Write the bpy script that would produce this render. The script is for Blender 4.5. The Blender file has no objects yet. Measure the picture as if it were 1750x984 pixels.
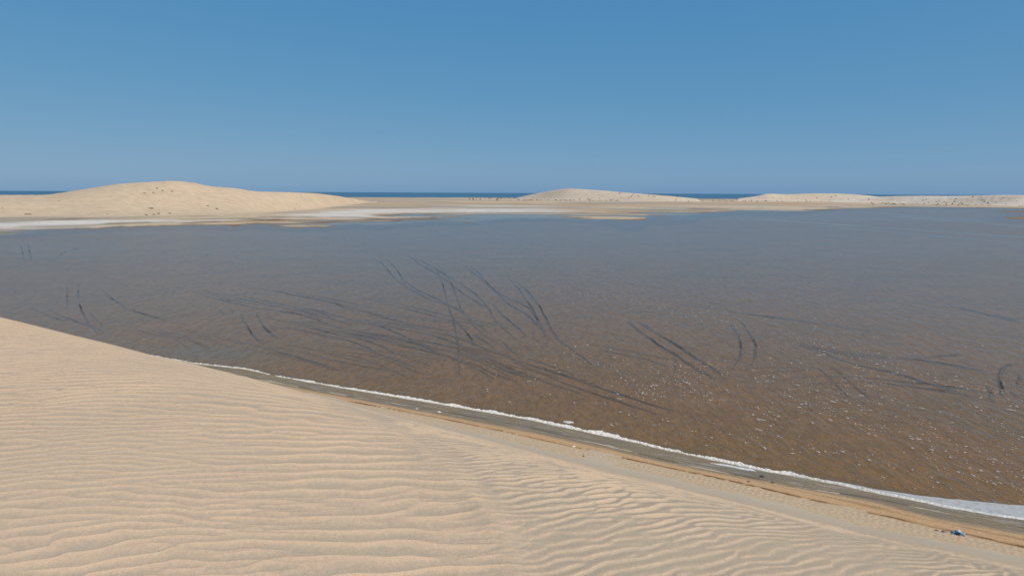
"""A tidal lagoon among dunes, seen from the brink of a tall sand dune."""
import bpy, math, random
import numpy as np
from mathutils import Vector, Matrix
EXPO = 0.0
# measured ground positions (metres): along-shore / across-shore pairs, and azimuth / distance / height for the far land
FT= [[-58.62, 42.54], [-52.58, 43.74], [-48.19, 43.29], [-39.27, 43.49], [-30.42, 43.87], [-22.6, 44.09], [-19.58, 43.81], [-14.9, 43.79], [-13.93, 43.41], [-11.52, 42.78], [-9.18, 42.57], [-7.07, 42.87], [-4.99, 42.96], [-3.27, 42.41], [-2.3, 42.36], [-1.06, 42.49], [0.74, 42.4], [2.48, 42.58], [4.16, 42.93], [6.37, 43.57], [7.73, 44.0]]
FB= [[-58.11, 42.17], [-51.88, 43.13], [-47.56, 42.72], [-38.67, 42.82], [-29.9, 43.11], [-22.17, 43.26], [-19.22, 43.01], [-14.48, 42.6], [-13.65, 42.56], [-11.38, 42.27], [-9.07, 42.08], [-6.89, 41.91], [-4.83, 41.74], [-3.22, 41.95], [-2.26, 41.82], [-1.03, 41.78], [0.75, 41.54], [2.45, 41.48], [4.06, 41.34], [6.12, 41.35], [7.37, 41.54]]
DARK= [[-37.04, 40.99], [-28.77, 41.49], [-21.26, 41.49], [-14.41, 40.69], [-8.62, 40.11], [-3.65, 40.01], [0.75, 40.66], [7.19, 40.33]]
MUD= [[-36.54, 40.43], [-28.1, 40.5], [-20.73, 40.46], [-14.18, 40.04], [-8.52, 39.68], [-3.64, 39.86], [0.76, 39.94], [3.4, 39.21], [7.04, 39.32]]
RUT= [[-35.8, 39.6], [-27.55, 39.71], [-20.14, 39.31], [-13.79, 38.97], [-8.33, 38.84], [-3.48, 38.41], [0.77, 38.11], [6.77, 37.46]]
TRACKS= [(1.0,[[-36.9,176.4],[-30.9,161.4],[-25.8,143.0],[-21.6,128.3],[-17.2,116.3],[-13.4,107.4],[-10.2,101.6],[-8.1,98.0],[-6.0,91.6],[-4.0,84.6],[-2.3,79.7]]),(1.0,[[-32.3,173.9],[-25.8,150.7],[-20.7,129.8],[-16.2,116.4],[-12.1,107.5],[-8.9,99.8],[-6.8,96.4]]),(1.0,[[-27.9,182.6],[-20.9,157.3],[-15.9,141.5],[-11.5,125.7],[-7.9,111.9],[-5.2,103.6],[-3.8,98.1]]),(1.0,[[-26.0,176.9],[-19.7,159.6],[-14.0,139.8],[-10.1,127.2],[-6.8,115.4],[-4.7,105.6],[-3.1,96.5],[-2.1,88.7],[-0.4,80.9],[0.7,76.4]]),(1.0,[[-17.4,155.2],[-13.1,127.1],[-10.7,109.6],[-9.5,99.8],[-8.1,91.5],[-6.7,80.8],[-5.7,72.2],[-4.7,60.8]]),(1.0,[[-16.5,155.3],[-11.9,130.1],[-9.3,111.9],[-7.7,99.8],[-6.2,91.6]]),(2,[[-8.3,91.5],[-6.6,85.8],[-5.2,79.6],[-3.9,73.7]]),(1.0,[[-6.2,91.6],[-4.4,83.3],[-3.0,79.7]]),(1.4,[[-11.1,157.7],[-8.5,143.6],[-5.4,130.3],[-3.5,119.3],[-1.3,109.9],[1.0,103.8],[2.7,98.3],[3.3,90.3],[3.7,82.2],[4.2,77.6]]),(1.0,[[-9.7,157.7],[-6.6,140.1],[-4.4,124.6],[-2.3,112.1],[-0.3,100.9],[1.5,95.7],[2.7,90.3],[3.5,83.4]]),(1.0,[[-0.7,133.6],[1.4,116.9],[2.5,103.8],[3.4,93.3],[3.8,83.5],[4.3,78.7]]),(1.4,[[0.8,129.9],[2.8,114.5],[4.0,102.0],[4.6,90.3],[5.1,81.0],[5.6,76.0]]),(2,[[-4.8,80.8],[-3.2,76.3],[-1.7,72.3]]),(1.0,[[-4.3,81.4],[-2.8,78.0],[-1.5,75.3]]),(1.6,[[-1.1,76.4],[-0.2,72.3],[0.9,68.7]]),(1.0,[[1.4,74.3],[2.2,71.0]]),(1.0,[[-3.0,103.7],[-2.0,96.5],[-1.0,91.7],[0.6,84.7],[1.9,78.6]]),(1.0,[[5.0,78.7],[6.2,73.4],[7.3,68.8],[8.1,64.7]]),(1.0,[[8.6,75.0],[10.6,73.0],[12.5,71.6],[14.3,69.8],[16.5,67.3]]),(1.0,[[9.0,72.5],[11.2,70.2],[13.2,68.5],[14.5,66.8],[15.5,64.1]]),(1.0,[[-28.4,104.0],[-22.2,96.8],[-16.6,89.8],[-11.9,85.1],[-6.7,80.8]]),(1.0,[[-25.6,93.4],[-20.3,88.3],[-16.3,84.3],[-12.9,78.9],[-10.5,75.1],[-8.3,73.1]]),(1.0,[[-23.3,84.8],[-18.8,81.7],[-14.5,78.3],[-10.4,74.1],[-6.5,68.6],[-2.7,64.5]]),(1.0,[[-22.1,80.4],[-16.6,77.1],[-11.4,73.1],[-6.5,68.6],[-2.2,62.3]]),(1.0,[[-20.4,73.9],[-16.7,72.5],[-12.7,68.4],[-9.8,65.2]]),(1.0,[[-18.6,67.5],[-13.9,64.3],[-9.7,62.2]]),(1.0,[[-22.0,89.0],[-17.5,87.7],[-13.3,85.7],[-7.8,82.0]]),(1.0,[[-9.2,73.1],[-5.7,70.4],[-2.4,67.8],[0.6,62.3],[3.3,59.6]]),(1.0,[[-6.0,72.2],[-2.4,67.8],[0.2,63.8],[1.5,60.9]]),(1.0,[[-5.2,73.2],[-1.4,70.4],[1.6,65.4],[5.2,61.0],[8.4,57.2]]),(2.2,[[15.2,89.1],[15.9,80.1],[16.4,73.6],[17.3,69.0],[17.6,65.3],[18.3,62.3],[18.6,59.5]]),(2.2,[[16.6,88.7],[17.3,82.5],[18.0,76.7],[18.4,73.7],[18.9,67.3],[19.6,64.1],[20.1,61.1]]),(1.0,[[17.0,69.0],[15.1,61.2]]),(1.0,[[-0.7,63.8],[1.5,61.6],[4.1,57.7],[6.4,55.4]]),(1.0,[[1.3,68.7],[4.0,64.6],[6.2,61.7]]),(1.3,[[28.7,88.7],[27.4,81.5],[25.7,74.8],[23.4,68.2],[21.1,63.4]]),(1.4,[[30.4,89.4],[29.0,81.5],[27.0,73.8],[24.3,66.6],[23.4,65.0]]),(1.3,[[32.3,76.5],[33.4,72.9],[36.0,71.1],[38.7,69.4],[41.8,67.7],[44.4,65.3],[45.6,62.3]]),(1.0,[[31.4,75.4],[33.2,72.5],[33.4,68.4],[34.0,66.3],[35.0,64.4],[36.7,62.2],[37.1,58.2],[39.0,55.8]]),(1.0,[[33.4,72.9],[35.5,69.3],[39.2,68.5],[43.9,69.4],[49.1,70.9]]),(1.0,[[21.8,61.6],[24.8,63.1],[29.1,64.3],[33.4,65.1]]),(1.3,[[24.3,60.3],[26.9,61.3],[29.5,61.7],[32.5,61.4],[34.6,60.1],[37.4,58.8],[39.3,57.6],[41.1,56.4]]),(1.3,[[24.4,58.3],[27.9,59.3],[30.8,59.7],[33.3,59.4],[35.3,58.2],[37.7,56.4],[39.4,55.0]]),(1.0,[[29.8,65.9],[29.5,62.1],[28.7,58.1],[28.0,54.5]]),(1.0,[[31.3,65.5],[30.7,60.7],[30.0,56.9],[29.6,54.0]]),(2.5,[[51.8,67.4],[49.8,66.6],[47.6,64.6],[44.7,60.9],[42.7,57.7],[40.8,54.7]]),(2.5,[[48.4,63.1],[46.1,60.3],[44.3,57.7]]),(2.8,[[42.2,58.9],[40.5,55.8],[39.1,53.6]]),(2.2,[[43.5,57.7],[41.9,54.7]]),(1.0,[[66.8,103.6],[66.4,99.0],[66.8,93.3],[67.2,88.1]]),(1.0,[[67.5,102.1],[67.1,95.7],[68.3,89.6]]),(1.0,[[24.7,103.5],[29.6,99.0],[34.6,92.5],[39.6,88.2],[42.9,84.3],[44.6,81.8]]),(1.0,[[20.3,62.7],[23.6,65.0],[27.4,64.6],[31.5,65.1]]),(1.0,[[-152.1,211.1],[-134.4,186.8],[-118.5,165.0]]),(1.0,[[-152.9,215.3],[-132.4,186.9],[-115.0,162.7]]),(1.0,[[-112.9,167.7],[-123.2,187.3],[-127.3,200.8]]),(1.0,[[-76.9,166.7],[-81.6,183.1],[-84.9,195.9]]),(1.0,[[-78.6,119.5],[-63.8,96.6]]),(1.0,[[-80.1,125.0],[-70.7,110.1],[-62.0,96.7],[-54.3,86.1],[-48.6,78.7]]),(1.0,[[-67.7,97.4],[-60.4,90.3],[-54.0,84.8],[-47.0,78.8]]),(1.0,[[-69.7,97.4],[-62.0,90.3],[-56.9,86.1]]),(1.0,[[-58.8,93.4],[-53.9,87.5],[-50.0,82.3]]),(1.0,[[-71.4,117.2],[-61.4,104.1],[-54.7,96.0],[-48.7,90.6],[-44.0,87.1]]),(1.0,[[-44.7,80.6],[-42.6,81.2],[-39.0,78.9],[-34.3,73.6],[-32.6,71.7]]),(1.0,[[-44.1,81.8],[-40.2,78.9],[-36.8,76.2]]),(1.0,[[-40.8,82.5],[-36.7,79.0],[-32.5,74.7]]),(1.0,[[-54.3,114.1],[-48.0,107.5],[-42.8,102.6],[-36.3,97.3],[-29.0,92.6],[-21.1,82.9],[-19.4,81.1]]),(1.0,[[-49.2,121.8],[-41.3,115.6],[-34.1,109.0],[-27.6,103.0],[-23.1,96.8]]),(1.0,[[-43.9,118.0],[-36.4,111.1],[-29.7,104.9],[-23.7,99.4]]),(1.0,[[-43.3,98.0],[-41.0,95.5],[-39.2,91.6],[-39.0,89.3]]),(1.0,[[-41.5,98.1],[-39.5,95.6],[-37.9,91.6],[-37.6,87.9]]),(1.6,[[-37.9,94.0],[-35.0,88.0],[-31.3,80.3],[-28.7,75.8],[-27.0,73.8]]),(1.8,[[-35.9,94.8],[-33.4,88.7],[-29.8,81.5],[-26.2,75.9]]),(1.0,[[-34.0,90.9],[-28.5,86.7],[-23.2,81.6],[-18.6,77.6]]),(1.0,[[-32.2,82.7],[-28.7,83.4],[-24.1,80.4],[-19.4,76.0]]),(1.0,[[-33.6,77.3],[-27.3,72.8],[-21.3,67.4],[-16.3,63.5]]),(1.0,[[-27.3,70.9],[-22.6,68.3],[-18.4,64.3],[-15.0,62.1]]),(1.0,[[-43.9,76.6],[-41.4,78.9],[-36.3,75.7],[-32.3,71.7]])]
SHORE= [[-36.84, 349.21], [-34.89, 362.94], [-32.51, 377.83], [-28.88, 392.24], [-24.98, 403.21], [-22.11, 375.45], [-20.4, 393.36], [-17.79, 361.56], [-15.08, 364.63], [-13.24, 379.99], [-10.9, 374.62], [-9.0, 396.11], [-6.6, 420.92], [-3.69, 403.88], [-1.25, 451.7], [-0.27, 463.19], [3.64, 467.85], [6.06, 455.5], [8.95, 450.71], [10.84, 460.33], [11.4, 536.19], [14.09, 545.49], [16.8, 687.24], [18.57, 722.34], [21.58, 718.65], [23.65, 788.96], [25.26, 943.9], [26.05, 1044.75], [29.47, 1184.42], [31.64, 1195.63], [35.04, 1207.02], [36.65, 1184.63]]
LEFT_BASE= [[-42.55, 535.04], [-36.76, 522.48], [-29.95, 503.3], [-20.37, 524.86], [-16.85, 632.91], [-13.2, 843.16], [-10.86, 1205.55]]
LEFT_CREST= [[-42.43, 629.77, 12.33], [-36.64, 617.14, 13.65], [-34.05, 609.84, 13.73], [-33.37, 607.92, 15.04], [-31.62, 602.98, 18.56], [-29.8, 598.66, 22.17], [-27.93, 602.86, 23.74], [-26.78, 605.46, 24.58], [-26.11, 606.95, 25.14], [-24.81, 609.87, 23.71], [-23.62, 612.56, 20.81], [-21.97, 616.26, 19.77], [-20.51, 619.56, 16.97], [-17.69, 702.3, 16.33], [-15.91, 782.38, 15.46], [-14.1, 886.5, 11.8], [-12.72, 1012.04, 6.2], [-11.33, 1227.95, 0.49]]
MID_BASE= [[0.21, 1628.53], [3.62, 1475.21], [8.91, 1376.54], [12.2, 1322.72], [15.42, 1369.22]]
MID_CREST= [[0.46, 1707.6, 4.59], [1.18, 1674.79, 10.55], [2.15, 1631.09, 16.31], [3.12, 1587.48, 21.76], [4.09, 1556.41, 25.67], [4.67, 1545.62, 26.96], [6.02, 1520.45, 25.01], [7.46, 1493.6, 22.51], [8.89, 1466.89, 18.88], [10.55, 1439.79, 16.03], [12.19, 1413.0, 12.73], [13.58, 1432.59, 9.92], [14.95, 1452.51, 6.47]]
RIGHT_BASE= [[17.65, 1516.06], [24.02, 1537.28], [29.83, 1466.06]]
RIGHT_CREST= [[18.17, 1597.79, 6.03], [18.95, 1600.39, 9.34], [19.64, 1602.69, 11.99], [20.15, 1604.37, 17.13], [20.75, 1606.36, 17.2], [21.51, 1608.91, 15.66], [22.76, 1613.07, 17.2], [23.99, 1617.15, 18.22], [25.59, 1598.07, 17.78], [26.77, 1583.59, 15.53], [27.93, 1569.36, 12.2], [29.06, 1555.45, 10.14]]
HUM_BASE= [[24.03, 1474.66], [27.96, 1464.94], [30.2, 1380.28], [33.37, 1296.93], [36.64, 1207.28], [42.43, 1182.65]]
HUM_CREST= [[24.83, 1552.68, 3.42], [26.79, 1547.84, 8.58], [27.93, 1545.02, 12.03], [29.42, 1489.59, 13.75], [30.88, 1442.45, 14.58], [32.29, 1405.32, 14.33], [33.66, 1369.08, 15.06], [34.98, 1332.87, 16.38], [35.62, 1315.17, 16.73], [36.58, 1289.06, 16.4], [42.37, 1262.94, 15.12]]
SHR= [[-35.3086, -0.0282], [-35.1128, -0.0282], [-27.2723, 0.003], [-26.897, 0.0001], [-26.2772, -0.0006], [-28.0941, -0.003], [-27.5204, -0.0022], [-27.7436, -0.0224], [-28.0776, -0.0306], [-27.578, -0.0299], [-27.2674, -0.0292], [-26.5278, -0.029], [-23.8995, -0.0193], [-23.2562, -0.0237], [-22.4008, -0.0144], [-30.5245, -0.0286], [-33.3765, -0.0124], [-36.5904, -0.021], [-17.456, -0.0168], [-17.5604, -0.0241], [-19.215, -0.0176], [-14.4712, -0.0103]]
C = bpy.context.scene.collection
SC = bpy.context.scene
EYE = 16.6
rad = math.radians
rng = np.random.default_rng(7)
pyr = random.Random(11)

# ------------------------------------------------------------------ noise helpers
def _hash(ix, iy, seed):
    h = (ix.astype(np.int64) * 374761393 + iy.astype(np.int64) * 668265263 + seed * 1442695041) & 0xFFFFFFFF
    h = ((h ^ (h >> 13)) * 1274126177) & 0xFFFFFFFF
    h = ((h ^ (h >> 16)) * 2246822519) & 0xFFFFFFFF
    return ((h ^ (h >> 15)) & 0xFFFFFF) / float(0xFFFFFF)
def vnoise(x, y, seed=0):
    ix = np.floor(x); iy = np.floor(y); fx = x - ix; fy = y - iy
    fx = fx * fx * fx * (fx * (fx * 6 - 15) + 10); fy = fy * fy * fy * (fy * (fy * 6 - 15) + 10)
    a = _hash(ix, iy, seed); b = _hash(ix + 1, iy, seed); c = _hash(ix, iy + 1, seed); d = _hash(ix + 1, iy + 1, seed)
    return (a + (b - a) * fx) * (1 - fy) + (c + (d - c) * fx) * fy - 0.5
def fbm(x, y, seed=0, octv=4, gain=0.5):
    s = 0; a = 1.0
    for k in range(octv):
        s = s + a * vnoise(x * 2.03 ** k + 17.3 * k, y * 2.03 ** k - 9.1 * k, seed + k); a *= gain
    return s
def sstep(a, b, x):
    u = np.clip((x - a) / (b - a), 0, 1); return u * u * (3 - 2 * u)

class Ripples:
    """a periodic patch of wind ripples, made by band-passing noise; sampled as phase and strength"""
    def __init__(self, n, size, lam, ang, dlam, dang, seed):
        self.n, self.size = n, size
        g = np.random.default_rng(seed)
        f = np.fft.fft2(g.normal(size=(n, n)).astype(np.float32))
        k = np.fft.fftfreq(n, size / n)
        kx, ky = np.meshgrid(k, k)
        kr = np.hypot(kx, ky) * lam + 1e-9
        th = np.arctan2(ky, kx) - ang
        th = (th + np.pi) % (2 * np.pi) - np.pi
        w = np.exp(-0.5 * (np.log(kr) / dlam) ** 2 - 0.5 * (th / dang) ** 2)
        a = np.fft.ifft2(f * w)
        self.a = (a / np.sqrt((np.abs(a) ** 2).mean())).astype(np.complex64)
    def __call__(self, x, y):
        n = self.n
        u = (x / self.size * n) % n; v = (y / self.size * n) % n
        i = np.floor(u).astype(int) % n; j = np.floor(v).astype(int) % n
        fu = u - np.floor(u); fv = v - np.floor(v); i1 = (i + 1) % n; j1 = (j + 1) % n
        a = self.a
        return (a[j, i] * (1 - fu) + a[j, i1] * fu) * (1 - fv) + (a[j1, i] * (1 - fu) + a[j1, i1] * fu) * fv
def ripple_profile(c, crest=.78, pw=1.4):
    """long gentle windward side, narrow crest, short lee side; -1 .. 1"""
    m = np.abs(c); m = m / (m + 0.45); u = (np.angle(c) + np.pi) / (2 * np.pi)
    v = np.clip((u - crest) / (1 - crest), 0, 1)
    h = np.where(u < crest, np.clip(u / crest, 0, 1) ** pw, 1 - v * v * (3 - 2 * v))
    return (2 * h - 1) * m
def pebbly(x, y, cell, seed=0):
    """rounded lumps packed side by side"""
    x = x / cell; y = y / cell; ix = np.floor(x); iy = np.floor(y); best = np.zeros_like(x)
    for dx in (-1, 0, 1):
        for dy in (-1, 0, 1):
            cx = ix + dx; cy = iy + dy
            px = cx + .5 + .8 * (_hash(cx, cy, seed) - .5); py = cy + .5 + .8 * (_hash(cx, cy, seed + 1) - .5); rr = .45 + .4 * _hash(cx, cy, seed + 2)
            best = np.maximum(best, np.sqrt(np.clip(1 - ((x - px) ** 2 + (y - py) ** 2) / rr ** 2, 0, 1)) * rr)
    return best

# ------------------------------------------------------------------ mesh helpers
def link(name, me, mats, parent=None):
    o = bpy.data.objects.new(name, me); C.objects.link(o)
    for m in (mats if isinstance(mats, (list, tuple)) else [mats]): me.materials.append(m)
    if parent is not None: o.parent = parent
    return o
def raw_mesh(name, co, quads, smooth=True, attrs=None, mat_index=None):
    me = bpy.data.meshes.new(name)
    co = np.asarray(co, np.float32); quads = np.asarray(quads, np.int32); k = quads.shape[1]
    me.vertices.add(len(co)); me.vertices.foreach_set('co', co.ravel())
    me.loops.add(quads.size); me.loops.foreach_set('vertex_index', quads.ravel())
    me.polygons.add(len(quads)); me.polygons.foreach_set('loop_start', np.arange(0, quads.size, k, dtype=np.int32))
    me.polygons.foreach_set('use_smooth', np.full(len(quads), smooth))
    if mat_index is not None: me.polygons.foreach_set('material_index', np.asarray(mat_index, np.int32))
    for nm, arr in (attrs or {}).items():
        arr = np.asarray(arr, np.float32)
        if arr.ndim == 1:
            at = me.attributes.new(nm, 'FLOAT', 'POINT'); at.data.foreach_set('value', arr)
        else:
            at = me.attributes.new(nm, 'FLOAT_COLOR', 'POINT')
            at.data.foreach_set('color', np.c_[arr, np.ones(len(arr), np.float32)].astype(np.float32).ravel())
    me.update(calc_edges=True); me.validate()
    return me
def grid_quads(nr, nc):
    i = np.arange(nr - 1)[:, None] * nc + np.arange(nc - 1)[None]
    return np.stack([i, i + 1, i + nc + 1, i + nc], -1).reshape(-1, 4)
def grid_mesh(name, X, Y, Z, attrs=None, flip=False):
    nr, nc = X.shape
    q = grid_quads(nr, nc)
    if flip: q = q[:, ::-1]
    return raw_mesh(name, np.stack([X, Y, Z], -1).reshape(-1, 3), q, True, {k: v.reshape((-1,) + v.shape[2:]) for k, v in (attrs or {}).items()})
def tag(o, label=None, cat=None, group=None, kind=None):
    for k, v in (('label', label), ('category', cat), ('group', group), ('kind', kind)):
        if v: o[k] = v
    return o

# ------------------------------------------------------------------ material helper
class NT:
    def __init__(self, name):
        self.m = bpy.data.materials.new(name); self.m.use_nodes = True
        self.t = self.m.node_tree; self.t.nodes.clear()
        self.out = self.n('ShaderNodeOutputMaterial')
    def n(self, typ, **kw):
        nd = self.t.nodes.new(typ)
        for k, v in kw.items():
            if k.startswith('i_'):
                key = k[2:]; key = int(key) if key.isdigit() else key.replace('_', ' ')
                self.set(nd.inputs[key], v)
            else: setattr(nd, k, v)
        return nd
    def set(self, sock, v):
        if isinstance(v, bpy.types.NodeSocket): self.t.links.new(v, sock)
        elif isinstance(v, tuple) and len(v) == 3 and sock.type == 'RGBA': sock.default_value = (*v, 1)
        else: sock.default_value = v
    def attr(self, name, col=False):
        a = self.n('ShaderNodeAttribute', attribute_name=name); return a.outputs['Color' if col else 'Fac']
    def pos(self, scale=(1, 1, 1), rot=0.0):
        g = self.n('ShaderNodeNewGeometry')
        mp = self.n('ShaderNodeMapping', i_Vector=g.outputs['Position'], i_Rotation=(0, 0, rot), i_Scale=scale); return mp.outputs[0]
    def noise(self, vec, scale, detail=3, rough=0.55, dist=0.0):
        return self.n('ShaderNodeTexNoise', i_Vector=vec, i_Scale=scale, i_Detail=float(detail), i_Roughness=rough, i_Distortion=dist).outputs['Fac']
    def ramp(self, fac, a, b, lo=0.0, hi=1.0):
        return self.n('ShaderNodeMapRange', i_Value=fac, i_1=a, i_2=b, i_3=lo, i_4=hi, interpolation_type='SMOOTHSTEP').outputs[0]
    def mix(self, f, a, b, blend='MIX'):
        nd = self.n('ShaderNodeMix', data_type='RGBA', blend_type=blend)
        self.set(nd.inputs[0], f); self.set(nd.inputs[6], a); self.set(nd.inputs[7], b); return nd.outputs[2]
    def math(self, op, a, b=0.0):
        nd = self.n('ShaderNodeMath', operation=op); self.set(nd.inputs[0], a); self.set(nd.inputs[1], b); return nd.outputs[0]
    def bump(self, h, dist, strength=1.0, normal=None):
        nd = self.n('ShaderNodeBump', i_Height=h, i_Distance=dist, i_Strength=strength)
        if normal is not None: self.set(nd.inputs['Normal'], normal)
        return nd.outputs[0]
    def principled(self, col, rough=0.9, normal=None, spec=0.2):
        p = self.n('ShaderNodeBsdfPrincipled'); self.set(p.inputs['Base Color'], col); self.set(p.inputs['Roughness'], rough)
        self.set(p.inputs['Specular IOR Level'], spec)
        if normal is not None: self.set(p.inputs['Normal'], normal)
        self.t.links.new(p.outputs[0], self.out.inputs[0]); return self.m
def plain(name, col, rough=0.7, var=0.25, scale=12.0):
    t = NT(name); n = t.noise(t.pos(), scale, 4)
    c = t.mix(t.ramp(n, .3, .7), tuple(v * (1 - var) for v in col), tuple(min(1, v * (1 + var)) for v in col))
    return t.principled(c, rough)

SAND = (0.50, 0.365, 0.225)

def sand_material():
    t = NT('dune_sand')
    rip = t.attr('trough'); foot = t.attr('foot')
    fine = t.noise(t.pos(), 210, 2, .7)
    mid = t.noise(t.pos(), 38, 4, .65)
    big = t.noise(t.pos(), .55, 4, .6)
    low_mix = t.math('ADD', rip, t.math('MULTIPLY', t.math('SUBTRACT', mid, .5), .9))
    c = t.mix(t.ramp(low_mix, .12, .85), (0.665, 0.458, 0.292), (0.445, 0.346, 0.240))  # peach on ripple crests, greyer in the troughs
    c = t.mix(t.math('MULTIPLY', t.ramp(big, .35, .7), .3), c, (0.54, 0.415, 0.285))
    c = t.mix(foot, c, (0.48, 0.385, 0.272))  # weaker light and coarser sand at the foot painted in as grey
    c = t.mix(t.ramp(fine, .25, .75), t.mix(1.0, c, (0.80, 0.80, 0.81), 'MULTIPLY'), t.mix(1.0, c, (1.12, 1.11, 1.09), 'MULTIPLY'))
    b = t.bump(fine, .0025, .8)
    return t.principled(c, .95, b, .1)

# ------------------------------------------------------------------ the dune underfoot
FTa, FBa, DKa, MUa, RUa = (np.array(v) for v in (FT, FB, DARK, MUD, RUT))
def lin(a, s): return np.interp(s, a[:, 0], a[:, 1])
def beach_z(s, t):
    """bare height of the beach at along-shore s and across-shore t"""
    wl = .5 * (lin(FTa, s) + lin(FBa, s))
    z = np.where(t < wl, (wl - t) * .085, (wl - t) * .06)
    ru = lin(RUa, s) + .05 * fbm(s * .4, s * 0 + 3, 5, 3)
    z = z - .028 * np.exp(-((t - ru) / .085) ** 2) + .045 * np.exp(-((t - ru - .28) / .16) ** 2)
    z = z - .035 * np.exp(-((t - ru - 1.1) / .2) ** 2) * sstep(-12, -4, s)
    return np.maximum(z, -.3)
DP = (1.5838, 0.0456, 0.0528, -0.0016, 0.3903, 0.1714, -0.1405, 0.5877, 37.594, -7.1852, -0.4841)
def dune_base(X, Y):
    eye, ax, by, q, m0, a, o, k, tf, bs, k2 = DP
    t = X * .477 + Y * .88; s = X * .88 - Y * .477
    Yf = np.clip(Y, -6, 40)
    S = EYE - eye + ax * np.clip(X, -40, 14) + by * Yf
    v = tf + bs * .01 * np.clip(s, -60, 0) - t
    P = o + m0 * v + a * .01 * v * np.abs(v)
    kk = k + k2 * np.clip(-s / 12, 0, 1)
    mn = .5 * (S + P) - .5 * np.sqrt((S - P) ** 2 + kk * kk)
    B = beach_z(s, np.maximum(t, 33.)) - .035
    mx = .5 * (mn + B) + .5 * np.sqrt((mn - B) ** 2 + .12 ** 2)
    return mx, S - P, mn - B, s, t
BRINK = np.array([(.6, -8), (.1, 0), (.01, 2.65), (-.13, 3.17), (-.47, 3.86), (-1.2, 5.0), (-2.2, 6.7), (-5, 9.5), (-12, 14), (-40, 30)])
def merge_radii():
    r = [0.35]
    while r[-1] < 90:
        x = r[-1]
        step = x * (.012 if x < 1.6 else .0016 if x < 13 else .0055)
        r.append(x + max(step, .003))
    return np.array(r)
def az_samples():
    a = np.arange(-42, 42.001, .07)
    left = -42 - np.cumsum(np.linspace(.1, 2.2, 60)); right = 42 + np.cumsum(np.linspace(.1, 2.2, 60))
    return np.radians(np.r_[left[::-1], a, right])
def build_dune():
    R = merge_radii(); A = az_samples()
    r, az = np.meshgrid(R, A, indexing='ij')
    X = r * np.sin(az); Y = r * np.cos(az)
    base, sp, mb, s, t = dune_base(X, Y)
    # broad unevenness of the slip side
    xb = np.interp(Y, BRINK[:, 1], BRINK[:, 0]); wP = sstep(-.12, .3, (X - xb) / (.6 + .12 * r) + .22 * fbm(X * 1.3, Y * 1.3, 3, 3))
    base = base + .05 * fbm(X * .35, Y * .35, 9, 3) * sstep(2, 5, r)
    S1 = Ripples(2048, 17.0, .086, rad(93), .27, .19, 5)
    P1 = Ripples(2048, 16.0, .078, rad(-58), .22, .26, 6)
    P2 = Ripples(1024, 30.0, .42, rad(-54), .35, .6, 8)
    wx = X + .25 * fbm(X * .5, Y * .5, 21, 3); wy = Y + .22 * fbm(X * .45, Y * .9, 22, 3) + .026 * fbm(X * 6, Y * 6, 25, 2)
    S2 = Ripples(2048, 19.0, .135, rad(95), .24, .2, 15)
    near = np.exp(-((X - xb + .55) / (.5 + .05 * r)) ** 2) * (1 - sstep(6, 11, r)); near = np.clip(near + .35 * fbm(X * .6, Y * .6, 71, 2), 0, 1)
    hs = ripple_profile(S1(wx, wy), .80, 1.5) * (1 - near) + 1.25 * near * ripple_profile(S2(wx, wy + .05 * fbm(X * 2.5, Y * 2.5, 73, 2)), .82, 1.6)
    amp_s = .0078 * (1 + 1.1 * fbm(X * .35, Y * .5, 31, 3))
    cp = P1(wx + .055 * fbm(X * 4, Y * 4, 27, 2), wy); hp = ripple_profile(cp, .7, 1.3)
    c2 = P2(X, Y); h2 = ripple_profile(c2, .72, 1.6); iso = sstep(.0, .22, fbm(X * .9, Y * .7, 79, 3)); h2 = np.where(h2 > -.2, h2, -.2) * (.25 + .9 * iso)
    right = sstep(.5, 6, X - .15 * (Y - 4))
    flat = sstep(.8, 2.5, mb)                                        # the smooth apron above the beach
    fine = flat * (1 - sstep(12, 28, r))
    smooth_patch = sstep(-.25, .35, fbm(X * .45, Y * .3, 41, 3) + .18)
    h = (1 - wP) * hs * amp_s * (1 - .4 * sstep(10, 17, r))
    h = h + wP * fine * hp * .0058 * (.35 + .75 * smooth_patch) * np.clip(.75 + 1.3 * fbm(X * 1.7, Y * 1.4, 75, 3), .15, 1.5) * (1 - .5 * right)
    h = h + wP * flat * h2 * (.003 + .015 * right) * (1 - sstep(18, 34, r)) * (.35 + .9 * smooth_patch)
    bd = (X - xb) + .06 * fbm(X * 3, Y * 3, 61, 3); bw = .05 + .012 * r
    h = h + (.016 * np.exp(-(bd / bw) ** 2) * (.4 + 1.6 * np.abs(vnoise(X * 1.6, Y * 2.2, 62))) + .010 * np.exp(-((bd - .22) / bw) ** 2) * vnoise(X * 4, Y * 4, 64) * 2) * (1 - sstep(4.5, 8, r))
    h = h + wP * flat * .016 * fbm(X * 2.4 + Y * .8, Y * 1.7, 66, 4) * (.3 + .7 * right) * (1 - sstep(14, 26, r))
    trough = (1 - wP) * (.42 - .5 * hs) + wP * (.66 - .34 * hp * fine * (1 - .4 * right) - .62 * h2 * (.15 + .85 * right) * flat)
    foot = 1 - sstep(.1, 2.2, mb + .35 * fbm(s * .15, t * .8, 51, 3))
    Z = base + h
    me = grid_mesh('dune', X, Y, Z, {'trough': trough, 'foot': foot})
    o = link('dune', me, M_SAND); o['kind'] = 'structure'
    return o

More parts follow.
